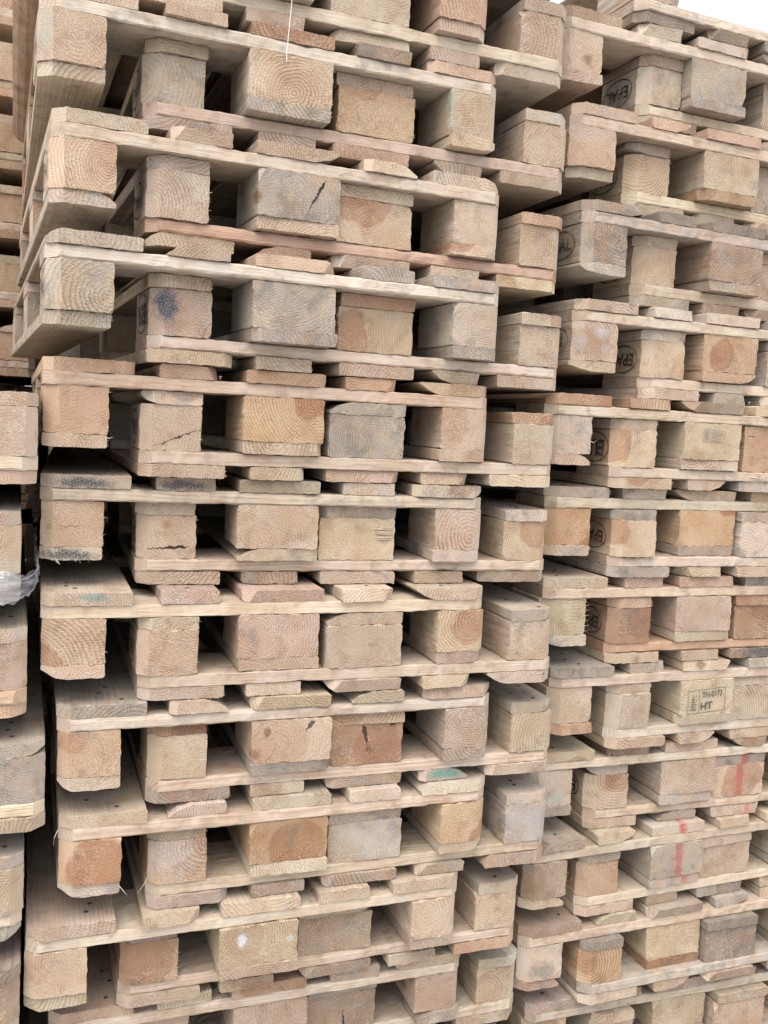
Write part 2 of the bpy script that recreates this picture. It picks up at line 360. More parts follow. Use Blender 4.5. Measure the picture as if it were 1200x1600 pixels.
# named looks for pieces one can recognise: (tint, weather, heart)
LOOK = {
 'pale': ((1.10, 1.10, 1.08), .1, 0), 'cream': ((1.10, 1.09, 1.0), .0, 0), 'tan': ((.98, .94, .88), .15, 10), 'pink': ((1.0, .92, .88), .1, 0), 'redpink': ((.94, .79, .72), .1, 0),
 'orange': ((1.0, .85, .74), .0, 25), 'heart': ((1.03, .98, .93), .1, 85), 'deepheart': ((.97, .84, .72), .05, 100), 'brown': ((.87, .76, .66), .2, 60), 'redbrown': ((.74, .57, .48), .2, 60),
 'vivid': ((.90, .70, .55), .05, 70), 'grey': ((.93, .90, .87), .5, 0), 'greybrown': ((.78, .71, .65), .4, 30), 'darkgrey': ((.62, .58, .54), .55, 20), 'white': ((1.13, 1.13, 1.12), .4, 0), 'plain': ((1.0, .98, .95), .15, 10), 'rings': ((1.03, .98, .91), .1, 30),
}
def style(o, look=None, mat=None, wx=0.0):
    if look:
        t, we, h = LOOK[look]
        k = rng.uniform(.90, 1.05); t = tuple(x * k * rng.uniform(.97, 1.03) for x in t); we = we + rng.choice((0, 0, .1, .2))
    else:
        t = rng.choice(TINTP); k = rng.uniform(.80, 1.08); t = tuple(x * k * rng.uniform(.97, 1.03) for x in t)
        we = rng.choice((0, .1, .15, .25, .4, .6)) + wx; h = rng.choice((0, 0, 20, 50, 80, 100))
    o.color = (*t, min(1, we)); o.pass_index = int(h)
    if mat:
        o.material_slots[0].link = 'OBJECT'; o.material_slots[0].material = MARK[mat]
BX = (.05, .4, .75); DX = (.0725, .2363, .4, .5638, .7275)
def piece(name, me, par, loc, rot, look=None, mat=None, wx=0.0):
    o = bpy.data.objects.new(name, me); link(o, par); o.location = loc; o.rotation_euler = rot
    style(o, look, mat, wx); return o
def nails(board, n_side, z, wd):
    for y in (.035, .075, .11)[:n_side]:
        o = bpy.data.objects.new('nail', NAILME); link(o, board)
        o.location = (rng.uniform(-wd * .32, wd * .32), y + rng.uniform(-.012, .012), z)
def pallet(x, y, z, yaw, inv, label, group, ov=None, keep=(0, 1, 2), detail=True, topnails=0, wx=0.0, tilt=0.0):
    """a stringer pallet of 9 blocks, 3 base boards, 3 cross boards and 5 deck boards; inv = lying on its deck"""
    ov = ov or {}
    t = bpy.data.objects.new('wooden_pallet', None); link(t); t.empty_display_size = .1
    t.location = (x, y, z); t.rotation_euler = (0, tilt, yaw)
    t['label'] = label; t['category'] = 'pallet'; t['group'] = group
    def Z(a): return .144 - a if inv else a
    def look(kind, i): 
        v = ov.get((kind, i), ov.get((kind, None)))
        if v is None: return dict()
        if isinstance(v, str): return dict(look=v)
        return dict(look=v[0], mat=v[1])
    def j(a): return rng.uniform(-a, a)
    def pick(nm): return rng.choice(POOL[nm])
    def fl(): return rng.choice((0, math.pi)) 
    parts = {}
    for i in keep:
        nm = ('run_l', 'run_c', 'run_r')[i]
        o = piece('base_board', pick(nm), t, (BX[i] + j(.002), j(.004) - .001, Z(.011)), (0, fl() if i == 1 and 'mat' not in look('run', i) else 0, j(.004)), wx=wx + .1, **look('run', i))
        parts['run', i] = o
        if topnails and inv and i == 2: nails(o, 3, .0112, .1)
    for r in range(3):
        for i in keep:
            if r == 0 and detail:
                nm = ('block_l', 'block_c', 'block_r')[i]
                o = piece('block', pick(nm), t, (BX[i] + j(.0025), j(.004), Z(.061)), (0, fl() if i == 1 and 'mat' not in look('block', i) else 0, j(.012)), wx=wx, **look('block', i))
                parts['block', i] = o
            else:
                o = piece('block', POOL['pb_w' if i == 1 else 'pb_n'][0], t, (BX[i] + j(.002), .5275 * r + j(.003), Z(.061)), (0, 0, j(.01)), wx=wx)
    for r in range(3):
        if r == 0 and detail:
            o = piece('cross_board', pick('cross_f'), t, (0, .0725 + j(.0025), Z(.111)), (0, 0, -math.pi / 2), wx=wx, **look('cross', 0))
            parts['cross', 0] = o
        else: piece('cross_board', POOL['pcross'][0], t, (0, .0725 + .5275 * r + j(.003), Z(.111)), (0, 0, -math.pi / 2), wx=wx)
    for i in range(5):
        nm = ('deck_l', 'deck_n', 'deck_w', 'deck_n', 'deck_r')[i]
        o = piece('deck_board', pick(nm), t, (DX[i] + (j(.006) if 0 < i < 4 else j(.0015)), j(.005) - .001, Z(.133)), (0, fl() if 0 < i < 4 and 'mat' not in look('deck', i) else 0, j(.004)), wx=wx + .08, **look('deck', i))
        parts['deck', i] = o
        if topnails and not inv: nails(o, 3, .0112, .12 if nm != 'deck_n' else .08)
    return t, parts
H = .19034
def lev(k): return (10 - k) * H

# ---------------------------------------------------------------- setting
gm = bpy.data.meshes.new('ground'); gm.from_pydata([(-300, -300, 0), (300, -300, 0), (300, 300, 0), (-300, 300, 0)], [], [(0, 1, 2, 3)]); gm.materials.append(GROUND)
go = link(bpy.data.objects.new('ground', gm)); go.location.z = lev(11) - .003; go['kind'] = 'structure'

# ---------------------------------------------------------------- middle stack
PP = {'A0': [0.123, 0.0062, 0.0004], 'A1': [0.1479, 0.023, -0.0004], 'A2': [0.1546, -0.0021, 0.0367], 'A3': [0.1609, -0.0162, 0.0364], 'A4': [0.1537, 0.0026, 0.0018], 'A5': [0.1562, 0.0453, -0.0434], 'A6': [0.1587, -0.0189, -0.0186], 'A7': [0.18, -0.0032, -0.017], 'A8': [0.1854, -0.0011, -0.0138], 'A9': [0.1436, 0.0195, -0.0137], 'A10': [0.1784, 0.0626, -0.016], 'B0': [-0.055, -0.0156, 0.0031], 'B1': [-0.0144, -0.0139, 0.0175], 'B2': [0.0049, -0.0242, 0.0368], 'B3': [-0.0013, -0.0648, 0.0416], 'B4': [-0.0008, -0.0022, -0.001], 'B5': [-0.0018, 0.0334, -0.0502], 'B6': [0.002, -0.0166, -0.0162], 'B7': [0.0306, -0.0205, -0.0138], 'B8': [0.0364, -0.015, -0.011], 'B9': [-0.012, -0.0138, -0.0098], 'B10': [0.0288, 0.0353, -0.0157], 'A11': [0.165, 0.03, 0.0], 'B11': [0.005, 0.03, 0]}
RR = {'A-1': [1.1255, 0.0815, 0.0439], 'A0': [1.1709, 0.1153, 0.031], 'A1': [1.1345, 0.0883, 0.0323], 'A2': [1.1513, 0.0599, 0.0667], 'A3': [1.189, 0.059, 0.0332], 'A4': [1.1192, 0.0464, -0.024], 'A5': [1.1367, 0.0519, -0.0264], 'A6': [1.1518, 0.0618, -0.0085], 'A7': [1.1667, 0.0616, 0.0034], 'A8': [1.1461, 0.0891, -0.0274], 'A9': [1.1276, 0.0678, 0.0153], 'A10': [1.1352, 0.0435, -0.0104], 'B0': [0.9489, 0.0846, 0.0243], 'B1': [0.9766, 0.055, 0.0257], 'B2': [0.9982, 0.02, 0.07], 'B3': [1.0043, 0.0383, 0.035], 'B4': [0.9557, 0.0425, -0.0267], 'B5': [0.9837, 0.0689, -0.0272], 'B6': [0.9876, 0.0585, -0.0099], 'B7': [1.0169, 0.0551, 0.0035], 'B8': [0.9964, 0.0814, -0.025], 'B9': [0.9781, 0.0549, 0.016], 'B10': [0.9854, 0.0613, -0.0103], 'B11': [1.0264, 0.0806, -0.0313], 'A11': [1.19, .06, -.03]}
b, rn, cr, dk = 'block', 'run', 'cross', 'deck'
OVP = {
 'B0': {(b, 1): 'plain', (b, 2): 'redpink', (rn, 2): 'pink'},
 'A0': {(b, 2): 'tan', (cr, 0): 'pale', (dk, None): 'plain', (dk, 4): 'pale', (b, 1): 'plain'},
 'B1': {(b, 0): ('tan', 'teal_left'), (b, 1): ('rings', None), (b, 2): ('tan', 'teal_dots'), (cr, 0): 'white', (rn, 0): 'tan', (dk, 1): 'greybrown', (dk, 2): 'redbrown', (dk, 3): 'greybrown', (dk, 4): 'redpink'},
 'A1': {(b, 0): 'grey', (b, 1): 'brown', (b, 2): 'tan', (cr, 0): 'pink', (dk, 0): 'grey', (dk, 1): 'plain', (dk, 2): 'redpink', (dk, 3): 'plain', (rn, 1): 'pink'},
 'B2': {(b, 0): 'rings', (b, 1): ('grey', 'crack_diag'), (b, 2): 'plain', (cr, 0): 'plain', (rn, 1): 'tan', (dk, 0): 'plain', (dk, 1): 'tan', (dk, 2): 'tan', (dk, 4): 'white'},
 'A2': {(b, 0): 'plain', (b, 1): 'heart', (b, 2): 'tan', (cr, 0): 'redpink', (dk, 0): 'tan', (dk, 1): 'redpink', (dk, 2): 'pale', (dk, 3): 'pale', (rn, 1): 'plain'},
 'B3': {(b, 0): 'grey', (b, 1): 'grey', (b, 2): 'white', (cr, 0): 'white', (dk, 0): 'grey', (dk, 1): 'tan', (dk, 2): 'tan', (dk, 4): 'grey', (rn, 0): 'grey', (rn, 1): 'grey'},
 'A3': {(b, 0): ('plain', 'blue_left'), (b, 1): 'heart', (b, 2): 'plain', (cr, 0): 'pale', (dk, None): 'tan', (rn, 0): 'rings', (rn, 1): 'orange'},
 'B4': {(b, 0): 'orange', (b, 1): 'deepheart', (b, 2): 'rings', (cr, 0): 'tan', (dk, None): 'orange', (dk, 1): 'redpink', (rn, 0): ('tan', None), (rn, 1): 'tan', (rn, 2): 'rings'},
 'A4': {(b, 0): ('plain', 'crack_low'), (b, 1): 'grey', (b, 2): 'tan', (cr, 0): 'plain', (dk, 0): 'pink', (dk, 1): 'rings', (dk, 2): 'tan', (dk, 3): 'rings', (rn, 2): 'redbrown', (rn, 1): 'grey'},
 'B5': {(b, 0): 'rings', (b, 1): 'rings', (b, 2): 'plain', (cr, 0): 'plain', (dk, 0): ('plain', 'black_end'), (dk, 1): ('plain', 'black_end'), (rn, 0): ('pale', 'black_end'), (rn, 1): 'tan', (rn, 2): 'white'},
 'A5': {(b, 0): ('rings', 'crack_flat'), (b, 1): 'cream', (b, 2): 'heart', (cr, 0): 'plain', (dk, 0): 'plain', (dk, 1): 'tan', (dk, 2): 'tan', (rn, 2): 'white', (rn, 0): 'plain', (rn, 1): 'grey'},
 'B6': {(b, 0): 'heart', (b, 1): ('pink', None), (b, 2): 'heart', (cr, 0): 'cream', (dk, 0): ('plain', 'teal_faint'), (dk, 1): 'pink', (dk, 2): 'pink', (dk, 3): 'pale', (dk, 4): 'plain', (rn, 0): 'pale', (rn, 1): 'pink', (rn, 2): 'pink'},
 'A6': {(b, 0): 'tan', (b, 1): 'tan', (b, 2): 'tan', (cr, 0): 'plain', (rn, 0): 'plain', (rn, 1): 'tan', (rn, 2): 'grey', (dk, None): 'plain'},
 'B7': {(b, 0): 'brown', (b, 1): ('rings', 'knot_one'), (b, 2): 'plain', (cr, 0): 'plain', (dk, None): 'tan', (dk, 0): 'grey', (rn, 0): 'plain', (rn, 1): 'grey', (rn, 2): 'grey'},
 'A7': {(b, 0): 'rings', (b, 1): ('redbrown', 'knots'), (b, 2): 'rings', (cr, 0): 'tan', (rn, 0): 'redbrown', (rn, 1): 'brown', (dk, 0): 'greybrown', (dk, 2): 'tan', (dk, 3): ('tan', 'teal_board'), (rn, 2): 'grey'},
 'B8': {(b, 0): 'deepheart', (b, 1): 'vivid', (b, 2): 'deepheart', (cr, 0): 'plain', (dk, None): 'pale', (dk, 0): 'cream', (rn, 0): 'white', (rn, 1): 'pale', (rn, 2): 'cream'},
 'A8': {(b, 0): ('brown', 'white_wash'), (b, 1): ('plain', 'white_wash_b'), (b, 2): ('grey', 'white_wash_b'), (cr, 0): 'plain', (rn, 0): 'greybrown', (rn, 2): 'white', (rn, 1): 'grey', (dk, 0): 'grey', (dk, 4): 'greybrown'},
 'B9': {(b, 0): 'rings', (b, 1): ('rings', 'metal_dots'), (b, 2): 'cream', (cr, 0): 'plain', (dk, 0): 'tan', (dk, 1): 'plain', (dk, 2): 'rings', (dk, 3): 'pale', (dk, 4): 'tan', (rn, 0): 'tan', (rn, 1): 'pink'},
 'A9': {(b, 0): 'brown', (b, 1): 'greybrown', (b, 2): 'rings', (cr, 0): 'plain', (rn, 2): 'grey', (dk, 0): 'tan', (dk, 1): 'brown', (dk, 2): 'greybrown', (dk, 4): 'orange'},
 'B10': {(b, 1): 'pink', (b, 2): 'pink', (b, 0): 'tan', (cr, 0): 'plain', (dk, 0): 'pink', (dk, 1): 'cream', (dk, 2): 'heart', (dk, 3): 'grey', (dk, 4): 'pink'},
 'A10': {(b, 1): ('greybrown', 'crack_foot'), (b, 2): 'rings', (b, 0): 'tan', (rn, 2): 'white', (cr, 0): 'plain'},
}
OVR = {
 'A-1': {(dk, None): 'darkgrey', (cr, 0): 'white', (b, 0): 'plain'},
 'B0': {(b, 0): 'rings', (b, 1): 'grey', (cr, 0): 'pale', (dk, None): 'white', (dk, 0): 'greybrown', (rn, 0): 'tan', (rn, 1): 'grey'},
 'A0': {(b, 0): 'white', (b, 1): 'plain', (cr, 0): 'cream', (dk, 0): 'tan', (dk, 1): 'greybrown', (rn, 0): 'pink'},
 'B1': {(b, 0): ('redpink', 'pale_top'), (b, 1): 'rings', (cr, 0): 'plain', (dk, 0): 'tan', (dk, 1): 'redpink', (dk, 2): 'redpink', (rn, 0): 'grey', (rn, 1): 'brown'},
 'A1': {(b, 0): 'rings', (b, 1): 'grey', (cr, 0): 'cream', (dk, 0): 'tan', (dk, 1): 'tan', (rn, 0): 'grey'},
 'B2': {(b, 0): 'greybrown', (b, 1): 'greybrown', (cr, 0): 'grey', (dk, None): 'darkgrey', (dk, 0): 'greybrown', (rn, 0): 'grey', (rn, 1): 'greybrown'},
 'A2': {(b, 0): 'rings', (b, 1): 'tan', (cr, 0): 'tan', (dk, 0): 'grey', (dk, 1): 'tan', (rn, 0): 'tan'},
 'B3': {(b, 0): ('plain', 'white_dots'), (b, 1): 'deepheart', (cr, 0): 'plain', (dk, None): 'white', (rn, 0): 'tan', (rn, 1): 'redpink'},
 'A3': {(b, 0): 'rings', (b, 1): 'white', (cr, 0): 'cream', (dk, None): 'white', (rn, 0): 'white'},
 'B4': {(b, 0): 'white', (b, 1): ('cream', 'heart_disc'), (cr, 0): 'plain', (dk, 0): 'redbrown', (dk, 1): 'brown', (dk, 2): 'greybrown', (rn, 0): 'pink', (rn, 1): 'pale'},
 'A4': {(b, 0): 'heart', (b, 1): 'orange', (cr, 0): 'plain', (dk, 0): 'heart', (dk, 1): 'tan', (rn, 0): 'tan', (rn, 1): 'orange'},
 'B5': {(b, 0): 'vivid', (b, 1): 'deepheart', (cr, 0): 'plain', (dk, 0): 'grey', (dk, 1): 'white', (dk, 2): 'tan', (rn, 0): 'grey', (rn, 1): 'grey'},
 'A5': {(b, 0): 'heart', (b, 1): 'white', (cr, 0): 'plain', (dk, 0): 'grey', (dk, 1): 'cream', (rn, 0): 'grey'},
 'B6': {(b, 0): 'cream', (b, 1): 'plain', (cr, 0): 'pink', (dk, 0): 'pale', (dk, 1): 'pink', (dk, 2): 'redpink', (rn, 0): 'white', (rn, 1): 'tan'},
 'A6': {(b, 0): ('redbrown', None), (b, 1): 'redbrown', (cr, 0): 'orange', (dk, 0): 'tan', (dk, 1): 'tan', (dk, 2): ('greybrown', 'black_board'), (rn, 0): 'brown', (rn, 1): 'redbrown'},
 'B7': {(b, 0): 'plain', (b, 1): 'cream', (cr, 0): 'plain', (dk, 0): 'grey', (dk, 2): 'cream', (rn, 0): 'orange', (rn, 1): 'tan'},
 'A7': {(b, 0): 'plain', (b, 1): 'plain', (cr, 0): 'pale', (dk, 0): 'tan', (dk, 1): 'plain', (rn, 0): 'plain', (rn, 1): 'plain'},
 'B8': {(b, 0): ('white', 'teal_low'), (b, 1): 'plain', (cr, 0): 'plain', (dk, 1): 'greybrown', (rn, 0): 'grey', (rn, 1): 'grey'},
 'A8': {(b, 0): 'heart', (b, 1): ('heart', 'red_block'), (cr, 0): 'plain', (dk, 0): 'tan', (rn, 0): 'grey', (rn, 1): ('grey', 'red_board'), (dk, 2): ('plain', 'red_faint')},
 'B9': {(b, 0): 'greybrown', (b, 1): ('grey', 'red_block'), (cr, 0): 'plain', (dk, 2): ('plain', 'red_board'), (rn, 0): 'tan', (rn, 1): ('grey', 'red_faint')},
 'A9': {(b, 0): 'orange', (b, 1): 'tan', (cr, 0): 'plain', (rn, 0): 'grey', (rn, 1): 'tan', (dk, 0): 'heart'},
 'B10': {(b, 0): ('pale', 'dark_stain'), (b, 1): 'cream', (cr, 0): 'tan', (dk, 0): 'greybrown', (rn, 0): 'greybrown', (rn, 1): 'redbrown'},
 'A10': {(b, 0): 'brown', (b, 1): 'darkgrey', (cr, 0): 'grey', (rn, 0): 'darkgrey', (rn, 1): 'darkgrey', (dk, 1): 'tan'},
 'B11': {(b, 1): 'cream', (dk, 0): 'grey', (dk, 2): 'grey', (cr, 0): 'plain'},
}
LBP = {
 'B0': 'upright pallet cropped by the top edge, pinkish right block, topmost of the middle stack',
 'A0': 'upside-down pallet second from top of middle stack, pale cross board, over reddish board ends',
 'B1': 'upright pallet with whitish cross board and teal-stained left block near top of middle stack',
 'A1': 'upside-down pallet with pinkish cross board and grey left block, fourth down the middle stack',
 'B2': 'upright pallet whose grey centre block has a diagonal crack, fifth down the middle stack',
 'A2': 'upside-down pallet with strongly pink cross board, sixth down the middle stack',
 'B3': 'grey upright pallet jutting out at left, seventh down the middle stack',
 'A3': 'upside-down pallet with blue-stained left block and pale cross board in the middle stack',
 'B4': 'upright pallet with orange deck boards and orange ringed left block in the middle stack',
 'A4': 'upside-down pallet with reddish right base board, tenth down the middle stack',
 'B5': 'upright pallet with black-stained board ends at its left corner in the middle stack',
 'A5': 'upside-down pallet twelfth down the middle stack, pale split centre block',
 'B6': 'upright pallet with cream cross board and pink-hearted blocks, thirteenth down the middle stack',
 'A6': 'upside-down pallet of tan coarse-grained blocks, fourteenth down the middle stack',
 'B7': 'upright pallet with brown left block, fifteenth down the middle stack',
 'A7': 'upside-down pallet with red-brown centre block and teal paint on a deck board end',
 'B8': 'upright pallet with three orange-brown hearted blocks in the lower middle stack',
 'A8': 'upside-down pallet with whitish washed blocks in the lower middle stack',
 'B9': 'upright pallet with two shiny white spots on its centre block, lower middle stack',
 'A9': 'upside-down pallet with brown left block, twentieth down the middle stack',
 'B10': 'upright pallet with pinkish blocks at the bottom of the middle stack',
 'A10': 'upside-down pallet cropped by the bottom edge in the middle stack',
 'B11': 'lowest upright pallet of the middle stack, barely showing at the bottom edge',
 'A11': 'lowest upside-down pallet of the middle stack, below the picture',
}
LBR = {
 'A-1': 'broken upside-down pallet with dark deck ends against the white sky, top of right stack',
 'B0': 'upright pallet with pale deck just below the sky, second down the right stack',
 'A0': 'upside-down pallet with upside-down oval stamp, third down the right stack',
 'B1': 'upright pallet with reddish left block, fourth down the right stack',
 'A1': 'upside-down pallet with ringed left block under the reddish one, fifth down right stack',
 'B2': 'grey-brown upright pallet with upright oval stamp, sixth down the right stack',
 'A2': 'upside-down pallet below the grey-brown one, seventh down the right stack',
 'B3': 'upright pallet with white spots on its left block in the right stack',
 'A3': 'upside-down pallet with pale ringed block and upside-down oval stamp beside it, right stack',
 'B4': 'upright pallet with whitish left block and cream centre block in the right stack',
 'A4': 'upside-down pallet with bold black letters beside its left block, right stack',
 'B5': 'upright pallet with bright orange left block and grey base board, right stack',
 'A5': 'upside-down pallet below the orange-blocked one, round stamp and ringed block, right stack',
 'B6': 'upright pallet with pale yellow left block and pinkish cross board, right stack',
 'A6': 'upside-down pallet with red-brown weathered blocks and a blackened board end, right stack',
 'B7': 'upright pallet with the framed HT stamp on its centre block, right stack',
 'A7': 'clean pale upside-down pallet just below the framed HT stamp, right stack',
 'B8': 'upright pallet with pale greenish spots on its left block, right stack',
 'A8': 'upside-down pallet with red spray stripe on its centre block, upper of the two',
 'B9': 'upright pallet with red spray stripe over deck and grey centre block, lower of two',
 'A9': 'upside-down pallet with orange-brown left block below the red stripes, right stack',
 'B10': 'upright pallet with dark mould stain on its pale left block, lower right stack',
 'A10': 'upside-down pallet with dark grey centre block near bottom of right stack',
 'B11': 'lowest upright pallet showing in the right stack, cut by the bottom edge',
 'A11': 'lowest upside-down pallet of the right stack, below the picture',
}
ALL = {}
PP['A-1'] = [.13, .0, .002]; PP['B-1'] = [-.03, 0, .0]
LBP['A-1'] = 'upside-down pallet above the top edge on the middle stack'; LBP['B-1'] = 'upright pallet above the top edge, crowning the middle stack'
for k in range(-1, 12):
    for a in 'BA':
        nm = f'{a}{k}'; x, y, yaw = PP[nm]
        ALL['P' + nm] = pallet(x, y, lev(k) + (.0448 if a == 'B' else 0), yaw, a == 'A', LBP[nm], 'pallets of the middle stack', OVP.get(nm), topnails=(k >= 4))
for k in range(-1, 12):
    for a in 'BA':
        nm = f'{a}{k}'
        if nm not in RR: continue
        x, y, yaw = RR[nm]
        ALL['R' + nm] = pallet(x, y, lev(k) + (.0448 if a == 'B' else 0), yaw, a == 'A', LBR[nm], 'pallets of the right stack', OVR.get(nm), topnails=(k >= 4), wx=.05, keep=(0,) if nm == 'A-1' else (0, 1, 2))

# ---------------------------------------------------------------- front left stack (only its right edge is in view)
LX = {4: -.006, 5: -.029, 6: -.017, 7: .013, 8: -.019, 9: -.021, 10: -.03, 11: -.02}
LLB = {4: 'weathered pallet on top of the short stack at the left edge', 5: 'second pallet down the short left stack, above the torn plastic wrap',
       6: 'third pallet down the short left stack, below the torn plastic wrap, orange corner', 7: 'fourth pallet down the short left stack, reaching farthest right',
       8: 'fifth pallet down the short left stack', 9: 'sixth pallet down the short left stack, at the lower left corner', 10: 'seventh pallet down the short left stack', 11: 'lowest pallet of the short left stack'}
OVL = {4: {(rn, 2): 'grey', (b, 2): 'tan', (cr, 0): 'cream', (dk, 4): 'pink'}, 5: {(rn, 2): 'grey', (b, 2): 'rings'}, 6: {(b, 2): 'tan', (cr, 0): 'orange', (dk, 4): 'orange', (rn, 2): 'white'},
       7: {(b, 2): 'grey', (rn, 2): 'grey', (cr, 0): 'cream', (dk, 4): 'tan'}, 8: {(b, 2): 'tan', (rn, 2): 'grey'}, 9: {(b, 2): 'greybrown', (rn, 2): 'darkgrey'}}
for k in range(4, 12):
    dz = -.0022 * (11 - k)
    for a in 'AB':
        off = -.8 if a == 'A' else -.965
        ALL[f'L{a}{k}'] = pallet(LX[k] + off, -.03, lev(k) + dz + (.0446 if a == 'B' else 0), rng.gauss(0, .004), a == 'A',
            LLB[k] if a == 'A' else 'upright pallet nested into the short left stack beyond the left edge', 'pallets of the short left stack' if a == 'A' else 'nested pallets beyond the left edge', OVL.get(k) if a == 'A' else None, topnails=(a == 'A'), wx=.12)

# ---------------------------------------------------------------- stacks behind
WORDS = ['topmost', 'second', 'third', 'fourth', 'fifth', 'sixth', 'seventh', 'eighth', 'ninth', 'tenth', 'eleventh', 'twelfth']
for k in range(-3, 12):
    for a in 'AB':
        lab = f'{WORDS[k + 3]} orange-tinged pallet of the far stack behind, upper left edge' if (a == 'A' and k < 5) else ('pallet hidden low in the far left stack' if a == 'A' else 'nested pallet of the far left stack beyond the edge')
        grp = 'pallets of the far left stack' if (a == 'A' and k < 5) else ('hidden pallets of the far left stack' if a == 'A' else 'nested pallets of the far left stack')
        ALL[f'LB{a}{k}'] = pallet((.012 if k > 2 else -.012) + rng.uniform(-.010, .010) - (.8 if a == 'A' else .965), 1.30, lev(k) + (.0448 if a == 'B' else 0), 0, a == 'A', lab, grp,
            {(b, None): 'orange' if k % 2 else 'deepheart', (dk, None): 'orange', (cr, 0): 'tan', (rn, None): 'tan'}, wx=0)
for sx, sy, nm, k0 in ((.045, 1.32, 'middle', 0), (1.045, 1.32, 'right', 2), (-.455, 2.62, 'far left', 0)):  # filler stacks added to block the sky, so the gaps stay dark
    for k in range(k0, 12):
        for a in 'AB':
            pallet(sx + rng.uniform(-.008, .012) + (.16 if a == 'A' else 0), sy, lev(k) + (.0448 if a == 'B' else 0), rng.gauss(0, .005), a == 'A',
                   f'pallet in the filler stack added to darken gaps behind the {nm} stack', f'added filler pallets behind the {nm} stack', detail=False, wx=.1)

# ---------------------------------------------------------------- stamps
def text_mesh(s, size, bold=0.0, spacing=1.0):
    cu = bpy.data.curves.new('txt', 'FONT'); cu.body = s; cu.size = size; cu.align_x = 'CENTER'; cu.align_y = 'CENTER'; cu.offset = bold; cu.space_character = spacing
    cu.resolution_u = 3
    o = bpy.data.objects.new('txt', cu); COL.objects.link(o)
    dg = bpy.context.evaluated_depsgraph_get(); me = bpy.data.meshes.new_from_object(o.evaluated_get(dg))
    bpy.data.objects.remove(o); bpy.data.curves.remove(cu)
    return me
def ring(bm, rx, ry, wdt, n=48):
    vo = [bm.verts.new((rx * math.cos(6.28318 * i / n), ry * math.sin(6.28318 * i / n), 0)) for i in range(n)]
    vi = [bm.verts.new(((rx - wdt) * math.cos(6.28318 * i / n), (ry - wdt) * math.sin(6.28318 * i / n), 0)) for i in range(n)]
    for i in range(n): bm.faces.new((vo[i], vo[(i + 1) % n], vi[(i + 1) % n], vi[i]))
def rect(bm, x0, x1, y0, y1):
    v = [bm.verts.new(c) for c in ((x0, y0, 0), (x1, y0, 0), (x1, y1, 0), (x0, y1, 0))]; bm.faces.new(v)
def frame(bm, x0, x1, y0, y1, w):
    rect(bm, x0, x1, y0, y0 + w); rect(bm, x0, x1, y1 - w, y1); rect(bm, x0, x0 + w, y0 + w, y1 - w); rect(bm, x1 - w, x1, y0 + w, y1 - w)
def stamp_mesh(txts, extra, mat, name):
    bm = bmesh.new()
    for s, size, bold, ox, oy, sx, rot in txts:
        me = text_mesh(s, size, bold); b2 = bmesh.new(); b2.from_mesh(me); bpy.data.meshes.remove(me)
        b2.transform(Matrix.Translation((ox, oy, 0)) @ Matrix.Rotation(rot, 4, 'Z') @ Matrix.Diagonal((sx, 1, 1, 1)))
        m2 = bpy.data.meshes.new('t'); b2.to_mesh(m2); b2.free(); bm.from_mesh(m2); bpy.data.meshes.remove(m2)
    extra(bm)
    me = bpy.data.meshes.new(name); bm.to_mesh(me); bm.free(); me.materials.append(mat); return me
EPAL = stamp_mesh([('EPAL', .036, .0009, 0, 0, 1.0, 0)], lambda bm: ring(bm, .051, .030, .0028), INK, 'oval_stamp')
EUR = stamp_mesh([('EUR', .046, .0022, 0, 0, 1.0, 0)], lambda bm: ring(bm, .058, .034, .003), INK, 'letter_stamp')
def ht_extra(bm):
    frame(bm, -.052, .052, -.027, .027, .0011); rect(bm, -.0215, -.0204, -.0259, .0259)
    for i in range(5): rect(bm, -.046 + i * .0012, -.028 - i * .0012, -.018 + i * .006, -.0165 + i * .006)
    rect(bm, -.0375, -.0362, -.021, .018)
    for i in range(4): rect(bm, -.030, -.0285, -.02 + i * .010, -.014 + i * .010)
HTM = stamp_mesh([('TH-0173', .019, .0003, .0155, .0135, .80, 0), ('HT', .024, .0005, -.0005, -.0125, 1.05, 0)], ht_extra, INKB, 'framed_stamp')
def faint_extra(bm):
    frame(bm, -.028, .028, -.013, .013, .0008); rect(bm, -.010, -.0093, -.012, .012)
    for i in range(5): rect(bm, -.006, .024 - .004 * (i % 3), -.010 + i * .0045, -.0088 + i * .0045)
    for i in range(3): rect(bm, -.024 + i * .004, -.0225 + i * .004, -.010, .009)
FAINT = stamp_mesh([], faint_extra, INKF, 'faint_stamp')
def side_stamp(key, me, off=.0):
    t, parts = ALL[key]; blk = parts['block', 0]; inv = key[1] == 'A'
    o = bpy.data.objects.new('stamp', me); link(o, blk)
    # on the block's left side: reading direction runs towards the front
    rotm = Matrix(((0, 0, -1), (-1, 0, 0), (0, 1, 0)))      # local x -> -y, local y -> +z, local z -> -x
    if inv: rotm = rotm @ Matrix.Rotation(math.pi, 3, 'Z')
    o.matrix_basis = Matrix.Translation((-.0525, .083 + off, 0)) @ rotm.to_4x4()
for key in ('PB1', 'PB2', 'PB3', 'PA1', 'PA2', 'PA4', 'PA5', 'PA6', 'RA0', 'RA1', 'RB2', 'RA2', 'RB3', 'RA3', 'RA5', 'RA6', 'RA8', 'RA9'):
    side_stamp(key, EPAL, rng.uniform(-.006, .006))
for key in ('PA3', 'RA4'): side_stamp(key, EUR, -.004)
